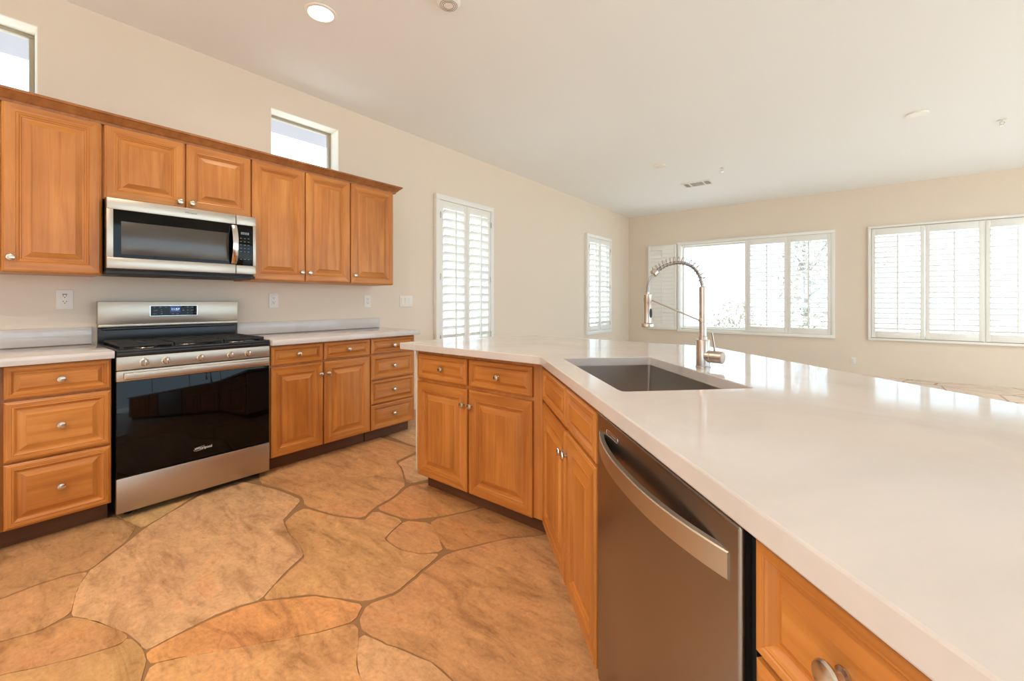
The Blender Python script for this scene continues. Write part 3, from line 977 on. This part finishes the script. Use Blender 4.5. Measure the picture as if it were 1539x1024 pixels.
dp.box(0.246, 0.506, 0.550, 0.556, 1.073, 1.146, 0, 0.002)
dp.box(0.250, 0.502, 0.5485, 0.552, 1.077, 1.142, 1, 0.001)
dp.box(0.352, 0.408, 0.5478, 0.5492, 1.098, 1.140, 2)
add_mesh(dp, text_mesh('11:57', 0.021, Matrix.Translation((0.380, 0.5474, 1.112)) @ FACE), 3)
rnd = random.Random(5)
for x, z, w in ((0.270, 1.132, .010), (0.300, 1.132, .012), (0.330, 1.132, .010), (0.276, 1.112, .020), (0.307, 1.114, .008), (0.307, 1.104, .010), (0.272, 1.090, .018), (0.307, 1.090, .010),
                (0.366, 1.088, .016), (0.392, 1.088, .016), (0.425, 1.126, .018), (0.425, 1.112, .012), (0.448, 1.132, .009), (0.448, 1.112, .009), (0.448, 1.092, .009),
                (0.474, 1.132, .011), (0.474, 1.112, .013), (0.474, 1.092, .011), (0.491, 1.092, .004)):
    dp.box(x - w / 2, x + w / 2, 0.5478, 0.549, z - 0.0022, z + 0.0022, 4)
dp.build('display', ['chrome', 'black_glass', 'display_blue', 'digits', 'grey_print'], bo, smooth=0)

# ------------------------------------------------------------------ microwave (front at x = -3.21)
t = thing('microwave', 'stainless steel over-the-range microwave under the short wall cabinet', 'microwave', (-3.21, 0.4495, 0), PI / 2)
W_ = 0.755
MB().box(0.004, W_ - 0.004, 0.032, 0.428, 1.336, 1.755, 0, 0.003).build('body', 'black_metal', t)
bt = MB().box(0.0, W_, 0.012, 0.40, 1.328, 1.345, 0, 0.002)
bt.box(0.08, 0.30, 0.10, 0.30, 1.3265, 1.3285, 1).box(0.45, 0.67, 0.10, 0.30, 1.3265, 1.3285, 1)
bt.build('underside_vent', ['black_plastic', 'vent_dark'], t)
d = MB()
xs = 0.632
d.box(0.0, xs, 0.0, 0.03, 1.690, 1.753, 0, 0.003)
d.box(0.0, xs, 0.0, 0.03, 1.358, 1.420, 0, 0.003)
d.box(0.0, 0.027, 0.0, 0.03, 1.420, 1.690, 0, 0.0005)
d.box(0.027, xs, 0.0035, 0.03, 1.420, 1.690, 1)
d.box(0.060, 0.592, 0.0025, 0.0045, 1.440, 1.626, 2, 0.001)
mo = d.build('microwave_door', ['steel_h', 'black_glass', 'mesh_glass'], t)
lg = MB()
add_mesh(lg, text_mesh('Whirlpool', 0.0155, Matrix.Translation((0.384, -0.0002, 1.7195)) @ FACE, 0.0003))
lg.build('logo', 'dark_print', mo)
hb = MB()
rings = []
for k in range(17):
    s = k / 16
    z = 1.424 + 0.258 * s
    o = -0.010 - 0.036 * math.sin(PI * s) ** 0.8
    rings.append([(0.604, o + 0.010, z), (0.632, o + 0.010, z), (0.634, o + 0.002, z), (0.628, o, z), (0.608, o, z), (0.602, o + 0.002, z)])
hb.loft(rings)
hb.box(0.608, 0.628, -0.006, 0.004, 1.424, 1.442, 0, 0.002).box(0.608, 0.628, -0.006, 0.004, 1.664, 1.682, 0, 0.002)
hb.build('microwave_handle', 'chrome', mo)
c = MB()
c.box(xs + 0.003, W_, 0.0, 0.03, 1.690, 1.753, 0, 0.003)
c.box(xs + 0.003, W_, 0.0, 0.03, 1.358, 1.416, 0, 0.003)
c.box(0.737, W_, 0.0, 0.03, 1.416, 1.690, 0, 0.0005)
c.box(xs + 0.003, 0.737, 0.0025, 0.03, 1.416, 1.690, 1, 0.001)
for k in range(4):
    c.box(0.663 + 0.013 * k, 0.673 + 0.013 * k, 0.0015, 0.003, 1.626, 1.642, 2)
for r_ in range(6):
    for q in range(3):
        z = 1.600 - 0.0225 * r_ - (0.03 if r_ == 5 else 0)
        x = 0.663 + 0.0235 * q
        c.box(x - 0.005, x + 0.005, 0.0017, 0.003, z - 0.002, z + 0.002, 3)
c.build('control_panel', ['steel_h', 'black_glass', 'dim_digits', 'grey_print'], t)

# ------------------------------------------------------------------ island: short side faces the range, long side runs at 45 degrees
R2 = math.sqrt(0.5)


def SD(s, d):
    """along (s) and across (d) the 45 degree side -> x, y"""
    return ((s + d) * R2, (d - s) * R2)


GI = 'honey maple island cabinets'
t = cabinet('island_cabinet', 'honey maple island cabinet facing the range with two drawers over two doors', 'cabinet', (-2.085, 1.705, 0), 0, 0.931, Z0, Z1, 0.60,
            [('drawer', 0.014, 0.436, 0.703, 0.850, 0.237, 0.777), ('drawer', 0.452, 0.880, 0.703, 0.850, 0.665, 0.777),
             ('door', 0.014, 0.436, 0.110, 0.682, 0.414, 0.597), ('door', 0.452, 0.880, 0.110, 0.682, 0.474, 0.597)], True, GI)
MB().box(-0.013, -0.0005, -0.010, 0.60, 0.12, 0.873, 0, 0.004).build('end_panel', 'cream_edge', t)['label'] = 'pale cream end panel'

x0, y0 = SD(-2.008, 0.402)
so = 2.008
cabinet('island_cabinet', 'honey maple sink base cabinet with two plain panels over two doors beside the dishwasher', 'cabinet', (x0, y0, 0), -PI / 4, so - 1.1665, Z0, Z1, 0.60,
        [('false', so - 1.987, so - 1.546, 0.703, 0.852), ('false', so - 1.534, so - 1.186, 0.703, 0.852),
         ('door', so - 1.987, so - 1.546, 0.110, 0.690, so - 1.570, 0.603), ('door', so - 1.534, so - 1.186, 0.110, 0.690, so - 1.508, 0.610)], True, GI, cut_top=True)
x0, y0 = SD(-0.522, 0.402)
so = 0.522
cabinet('island_cabinet', 'honey maple drawer cabinet in the bottom right corner beside the dishwasher', 'cabinet', (x0, y0, 0), -PI / 4, 0.98, Z0, Z1, 0.60,
        [('drawer', 0.005, 0.275, 0.714, 0.870, 0.139, 0.797), ('drawer', 0.005, 0.275, 0.418, 0.704, 0.140, 0.565), ('drawer', 0.005, 0.275, 0.110, 0.410, 0.140, 0.262),
         ('door', 0.285, 0.65, 0.110, 0.862, 0.62, 0.75), ('door', 0.66, 0.975, 0.110, 0.862, 0.69, 0.75)], True, GI)

# countertop with the sink cut out
SK = (-1.888, -1.176, 0.460, 0.874)      # sink opening s0, s1, d0, d1


def rrect(s0, s1, d0, d1, r, z, n=5):
    P = []
    for cs, cd, a0 in ((s1 - r, d1 - r, 0), (s0 + r, d1 - r, PI / 2), (s0 + r, d0 + r, PI), (s1 - r, d0 + r, 1.5 * PI)):
        for k in range(n + 1):
            a = a0 + PI / 2 * k / n
            P.append(SD(cs + r * math.cos(a), cd + r * math.sin(a)) + (z,))
    return P


bm = bmesh.new()
outer = [(-2.19, 1.644), (-1.124, 1.644), SD(0.50, 0.368), SD(0.50, 1.41), (-0.626, 2.62), (-1.83, 2.62), (-2.19, 1.985)]
zt = 0.9135
edges = []
for loop in ([(x, y, zt) for x, y in outer], rrect(*SK, 0.012, zt)):
    vs = [bm.verts.new(p) for p in loop]
    edges += [bm.edges.new((vs[i], vs[(i + 1) % len(vs)])) for i in range(len(vs))]
r = bmesh.ops.triangle_fill(bm, use_beauty=True, use_dissolve=False, edges=edges)
faces = [g for g in r['geom'] if isinstance(g, bmesh.types.BMFace)]
ex = bmesh.ops.extrude_face_region(bm, geom=faces)
bmesh.ops.translate(bm, vec=(0, 0, -0.039), verts=[v for v in ex['geom'] if isinstance(v, bmesh.types.BMVert)])
bmesh.ops.recalc_face_normals(bm, faces=bm.faces[:])
me = bpy.data.meshes.new('island_countertop')
bm.to_mesh(me)
bm.free()
me.materials.append(M['quartz'])
o = link('island_countertop', me)
bv = o.modifiers.new('edge', 'BEVEL')
bv.width = 0.0035
bv.segments = 2
bv.limit_method = 'ANGLE'
tag(o, 'glossy white quartz island countertop with angled corner and sink cut-out', 'countertop')

# undermount sink
t = thing('sink', 'rectangular stainless steel undermount sink set in the island countertop', 'sink', (0, 0, 0))
s0, s1, d0, d1 = SK
rg = []
g = 0.004
rg.append(rrect(s0 - 0.022, s1 + 0.022, d0 - 0.022, d1 + 0.022, 0.03, 0.8738))
rg.append(rrect(s0 - g, s1 + g, d0 - g, d1 + g, 0.016, 0.8738))
rg.append(rrect(s0 - g, s1 + g, d0 - g, d1 + g, 0.016, 0.865))
rg.append(rrect(s0 - g + 0.004, s1 + g - 0.004, d0 - g + 0.004, d1 + g - 0.004, 0.016, 0.68))
rg.append(rrect(s0 + 0.006, s1 - 0.006, d0 + 0.006, d1 - 0.006, 0.02, 0.666))
rg.append(rrect(s0 + 0.02, s1 - 0.02, d0 + 0.02, d1 - 0.02, 0.02, 0.661))
rg.append(rrect(-1.56, -1.50, 0.64, 0.70, 0.028, 0.657))
mb = MB()
mb.loft(rg, 0, cap0=False, cap1=True)
bo = mb.build('bowl', 'sink_steel', t)
so_ = bo.modifiers.new('sheet', 'SOLIDIFY')
so_.thickness = 0.0015
so_.offset = 1
cx, cy = SD(-1.53, 0.67)
MB().lathe([(0.055, 0.6585), (0.052, 0.662), (0.04, 0.6595), (0, 0.6585)], 24, Matrix.Translation((cx, cy, 0))).build('drain', 'chrome', t)

# ------------------------------------------------------------------ faucet (local +x = spout direction)
fx, fy = SD(-1.572, 0.948)
t = thing('kitchen_faucet', 'tall brushed nickel spring faucet standing behind the island sink', 'faucet', (fx, fy, 0.9137), math.radians(225))
MB().lathe([(0.0275, 0), (0.0275, 0.004), (0.0255, 0.006), (0.0255, 0.106), (0.0245, 0.108), (0.0165, 0.109), (0.0165, 0.121), (0.0135, 0.123)], 32).build('body', 'faucet', t)
MB().lathe([(0.0142, 0.122), (0.0142, 0.178), (0.0165, 0.179), (0.0165, 0.190), (0.0142, 0.191), (0.0142, 0.316), (0.0115, 0.318), (0.007, 0.319), (0.007, 0.334)], 28).build('column', 'faucet', t)
HOSE = [(0.002, 0.322), (0.006, 0.334), (0.015, 0.363), (0.036, 0.390), (0.064, 0.4065), (0.101, 0.4135), (0.138, 0.408), (0.170, 0.394), (0.197, 0.375), (0.2155, 0.351), (0.226, 0.322), (0.229, 0.290)]


def spline(P, n):
    out = []
    for i in range(len(P) - 1):
        p0, p1, p2, p3 = P[max(0, i - 1)], P[i], P[i + 1], P[min(len(P) - 1, i + 2)]
        for k in range(n):
            u = k / n
            out.append(tuple(0.5 * (2 * b + (c - a) * u + (2 * a - 5 * b + 4 * c - d) * u * u + (3 * b - a - 3 * c + d) * u ** 3) for a, b, c, d in zip(p0, p1, p2, p3)))
    return out + [P[-1]]


hp = spline(HOSE, 8)
MB().tube([(x, 0, z) for x, z in hp], 0.0058, 12).build('hose', 'steel_dark', t)
# open coil spring around the upper hose
arc = [Vector((x, 0, z)) for x, z in spline(HOSE[1:9], 40)]
L_ = [0.0]
for a, b in zip(arc, arc[1:]):
    L_.append(L_[-1] + (b - a).length)
turns = 16
pts = []
for i, p in enumerate(arc):
    a, b = arc[max(0, i - 1)], arc[min(len(arc) - 1, i + 1)]
    tg = (b - a).normalized()
    nrm = Vector((-tg.z, 0, tg.x))
    w = 2 * PI * turns * L_[i] / L_[-1]
    pts.append(p + nrm * (0.0145 * math.cos(w) + 0.0065) + Vector((0, 1, 0)) * 0.0145 * math.sin(w))
MB().tube(pts, 0.0016, 6).build('spring', 'faucet', t)
c0 = Vector((0.200, 0, 0.372))
MB().cyl(c0 + Vector((0.006, 0, -0.006)), c0 + Vector((-0.006, 0, 0.006)), 0.0145, 20).build('spring_collar', 'faucet', t)
hx = 0.229
hd = MB().lathe([(0.0065, 0.296), (0.0072, 0.288), (0.0152, 0.286), (0.0152, 0.262), (0.0142, 0.260), (0.0142, 0.180), (0.0150, 0.176)], 28, Matrix.Translation((hx, 0, 0))).build('spray_head', 'faucet', t)
MB().lathe([(0.0205, 0.1595), (0.0245, 0.162), (0.0245, 0.172), (0.022, 0.1745), (0.0150, 0.1755)], 28, Matrix.Translation((hx, 0, 0))).build('spray_nozzle', 'faucet', hd)
bt = MB()
a = math.radians(118)
bd = Vector((math.cos(a), math.sin(a), 0))
bs = Vector((-bd.y, bd.x, 0))
ctr = Vector((hx, 0, 0.214)) + bd * 0.0130
ring0 = [ctr + bs * 0.0058 * math.cos(q) + Vector((0, 0, 0.018 * math.sin(q))) for q in [2 * PI * k / 16 for k in range(16)]]
bt.loft([ring0, [p + bd * 0.004 for p in ring0]])
bt.build('spray_button', 'black_plastic', hd)
MB().tube([(0.014, 0, 0.1845), (0.216, 0, 0.267)], 0.0034, 10).build('holder_arm', 'faucet', t)
# handle barrel on the right towards the viewer, thin lever
bdw = Vector((0.985, -0.17, 0)).normalized()
bl = Matrix.Rotation(-math.radians(225), 3, 'Z') @ bdw
h0 = Vector((0, 0, 0.044)) + bl * 0.012
hb = MB()
q = bl.to_track_quat('Z', 'Y').to_matrix().to_4x4()
hb.lathe([(0.0235, 0), (0.0235, 0.018), (0.0225, 0.019), (0.0235, 0.020), (0.0235, 0.062), (0.0215, 0.065), (0, 0.0655)], 28, Matrix.Translation(h0) @ q)
hh = hb.build('handle_barrel', 'faucet', t)
lp = h0 + bl * 0.034
MB().tube([lp + Vector((0, 0, 0.018)), lp + Vector((0.004, 0, 0.05)), lp + Vector((0.012, 0, 0.094))], [0.0036, 0.0034, 0.0030], 10).build('lever', 'faucet', hh)

# ------------------------------------------------------------------ dishwasher
x0, y0 = SD(-1.1625, 0.402)
t = thing('dishwasher', 'stainless steel dishwasher with a bowed bar handle built into the island', 'dishwasher', (x0, y0, 0), -PI / 4)
MB().box(0.005, 0.626, 0.0, 0.58, 0.10, 0.865, 0, 0.002).build('tub', 'black_plastic', t)
MB().box(0.012, 0.612, 0.06, 0.10, 0.0045, 0.0995, 0).build('toe_panel', 'black_plastic', t)
dr = MB()
dr.box(0.003, 0.620, -0.0205, -0.010, 0.112, 0.862, 0, 0.005, 3)
dr.box(0.006, 0.617, -0.010, -0.001, 0.114, 0.860, 1)
dr = dr.build('dishwasher_door', ['steel_dark', 'black_plastic'], t)
hb = MB()
rings = []
c_, hw = 0.3115, 0.285
for k in range(33):
    u = -1 + 2 * k / 32
    x = c_ + hw * u
    o_ = 0.043 * (1 - abs(u) ** 2.3)
    ya = -0.0235 - o_
    yb = ya + 0.0125
    za, zb = 0.773, 0.815
    rings.append([(x, ya, za + 0.002), (x, ya + 0.002, za), (x, yb, za), (x, yb, zb), (x, ya + 0.002, zb), (x, ya, zb - 0.002)])
hb.loft(rings)
hb.build('dishwasher_handle', 'steel_h', dr)
bg_ = MB()
ring0 = []
for k in range(28):
    a = 2 * PI * k / 28
    ex_ = 0.034 if math.cos(a) >= 0 else -0.034
    ring0.append((0.120 + ex_ + 0.0065 * math.cos(a), -0.0208, 0.829 + 0.0065 * math.sin(a)))
bg_.tube(ring0, 0.0009, 6, closed=True)
bg_.box(0.095, 0.145, -0.0210, -0.0204, 0.8275, 0.8305)
bg_.build('badge', 'chrome', dr)

# ------------------------------------------------------------------ wall plates
GP = 'white wall plates'


def plate(label, cat, loc, rotz, gangs, kind):
    w = 0.072 + 0.046 * (gangs - 1)
    t = thing('wall_switch' if kind == 'switch' else 'wall_outlet', label, cat, loc, rotz, GP)
    MB().box(-w / 2, w / 2, -0.006, -0.0005, -0.058, 0.058, 0, 0.0025).build('cover_plate', 'plastic', t)
    for g_ in range(gangs):
        cx = (g_ - (gangs - 1) / 2) * 0.046
        if kind == 'switch':
            mb = MB()
            mb.loft([[(cx - 0.0165, -0.006, -0.033), (cx + 0.0165, -0.006, -0.033), (cx + 0.0165, -0.006, 0.033), (cx - 0.0165, -0.006, 0.033)],
                     [(cx - 0.0160, -0.0075, -0.0325), (cx + 0.0160, -0.0075, -0.0325), (cx + 0.0160, -0.0105, 0.0325), (cx - 0.0160, -0.0105, 0.0325)]])
            mb.build('rocker', 'plastic', t)
        else:
            MB().box(cx - 0.0168, cx + 0.0168, -0.0082, -0.004, -0.0335, 0.0335, 0, 0.002).build('socket', 'plastic', t)
            s = MB()
            for zc in (0.018, -0.016):
                s.box(cx - 0.0078, cx - 0.0052, -0.0086, -0.008, zc, zc + 0.008).box(cx + 0.0052, cx + 0.0078, -0.0086, -0.008, zc, zc + 0.008)
                s.cyl((cx, -0.008, zc - 0.006), (cx, -0.0086, zc - 0.006), 0.0028, 10)
            if kind == 'gfci':
                s.box(cx - 0.010, cx + 0.010, -0.0086, -0.008, 0.029, 0.0325)
            s.build('slots', 'slot', t, smooth=0)
    return t


plate('white wall outlet left of the range, above the backsplash', 'outlet', (WX, 0.328, 1.184), PI / 2, 1, 'gfci')
plate('white wall outlet just right of the range under the two-door wall cabinet', 'outlet', (WX, 1.496, 1.178), PI / 2, 1, 'outlet')
plate('white single wall outlet under the narrow wall cabinet at the end of the row', 'outlet', (WX, 2.353, 1.172), PI / 2, 1, 'outlet')
plate('white triple rocker light switch on the left wall past the cabinets', 'switch', (WX, 2.812, 1.172), PI / 2, 3, 'switch')
plate('small white wall outlet low on the far wall between the two windows', 'outlet', (0.103, FY, 0.215), 0, 1, 'outlet')

# ------------------------------------------------------------------ ceiling fittings


def can(label, x, y, watts):
    t = thing('recessed_light', label, 'light', (x, y, CH), 0, 'recessed ceiling lights')
    MB().lathe([(0.070, -0.002), (0.074, -0.009), (0.090, -0.006), (0.094, -0.0005), (0.070, -0.0005)], 40).build('trim_ring', 'white_paint', t)
    MB().lathe([(0.0695, -0.004), (0.0695, -0.001), (0, -0.001), ], 40).build('lens', 'lens', t)
    if watts:
        l = bpy.data.lights.new('lamp', 'AREA')
        l.shape = 'DISK'
        l.size = 0.12
        l.energy = watts
        l.color = (1.0, 0.89, 0.74)
        l.spread = math.radians(150)
        lo = bpy.data.objects.new('lamp', l)
        COL.objects.link(lo)
        lo.location = (0, 0, -0.006)
        lo.parent = t
    return t


can('glowing round recessed ceiling light above the range', -2.549, 1.323, 6)
can('glowing recessed ceiling light above the left end of the counter', -2.549, -0.60, 6)
can('glowing recessed ceiling light above the middle of the kitchen floor', -1.4, 0.1, 13)
can('glowing recessed ceiling light behind the camera', -1.0, -1.7, 36)
can('added out-of-view fill light in the living area near the island', 2.4, 3.4, 24)  # unseen lamp added to brighten the living area
can('added out-of-view fill light in the living area near the far wall', 3.0, 6.6, 24)  # second unseen lamp, also added for more interior light

t = thing('smoke_detector', 'round white smoke detector cut off by the top edge', 'smoke detector', (-1.845, 1.735, CH))
MB().lathe([(0.068, -0.0005), (0.070, -0.012), (0.066, -0.026), (0.055, -0.034), (0, -0.036)], 40).build('housing', 'plastic', t)
v = MB()
for r_ in (0.030, 0.040, 0.050):
    v.tube([(r_ * math.cos(2 * PI * k / 40), r_ * math.sin(2 * PI * k / 40), -0.0352 + (0.0012 if r_ > 0.045 else 0)) for k in range(40)], 0.0012, 5, closed=True)
v.build('slots', 'vent_dark', t)

t = thing('air_vent', 'white rectangular air vent in the ceiling near the far wall', 'vent', (-1.762, 6.793, CH))
MB().box(-0.19, 0.19, -0.11, 0.11, -0.004, -0.0005).build('backing', 'vent_dark', t, smooth=0)
f = MB()
f.box(-0.21, 0.21, -0.13, -0.105, -0.012, -0.0005, 0, 0.002).box(-0.21, 0.21, 0.105, 0.13, -0.012, -0.0005, 0, 0.002)
f.box(-0.21, -0.185, -0.105, 0.105, -0.012, -0.0005, 0, 0.002).box(0.185, 0.21, -0.105, 0.105, -0.012, -0.0005, 0, 0.002)
f.box(-0.105, -0.09, -0.105, 0.105, -0.012, -0.004).box(0.09, 0.105, -0.105, 0.105, -0.012, -0.004)
f.build('frame', 'plastic', t)
s = MB()
for k in range(9):
    y = -0.088 + 0.022 * k
    s.box(-0.09, 0.09, y - 0.0025, y + 0.0025, -0.0065, -0.0045)
for sx in (-1, 1):
    for k in range(4):
        x = sx * (0.118 + 0.019 * k)
        s.box(x - 0.0022, x + 0.0022, -0.105, 0.105, -0.0065, -0.0045)
s.build('slats', 'plastic', t, smooth=0)

for lab, x, y, r_ in (('round white blank cover on the ceiling at the right, near the sprinkler', 0.54, 5.553, 0.085),
                      ('round white blank cover on the ceiling left of the air vent', -1.921, 5.581, 0.085)):
    o = MB().lathe([(r_, -0.0005), (r_, -0.008), (r_ * 0.94, -0.014), (0, -0.016)], 36).build('ceiling_cover', 'plastic', None, (x, y, CH))
    tag(o, lab, 'ceiling cover', 'ceiling covers')
for lab, x, y in (('small fire sprinkler head on the ceiling near the right edge', 1.217, 6.256),
                  ('small fire sprinkler head on the ceiling beside the air vent', -1.285, 6.188)):
    t = thing('fire_sprinkler', lab, 'sprinkler', (x, y, CH), 0, 'fire sprinklers')
    MB().lathe([(0.036, -0.0005), (0.036, -0.004), (0.026, -0.010), (0.014, -0.012), (0.014, -0.022)], 24).build('escutcheon', 'plastic', t)
    h = MB()
    h.tube([(-0.012, 0, -0.02), (-0.018, 0, -0.036), (0, 0, -0.052)], 0.003, 6).tube([(0.012, 0, -0.02), (0.018, 0, -0.036), (0, 0, -0.052)], 0.003, 6)
    h.lathe([(0.020, -0.056), (0.020, -0.053), (0.004, -0.050)], 18)
    h.build('deflector', 'nickel', t)
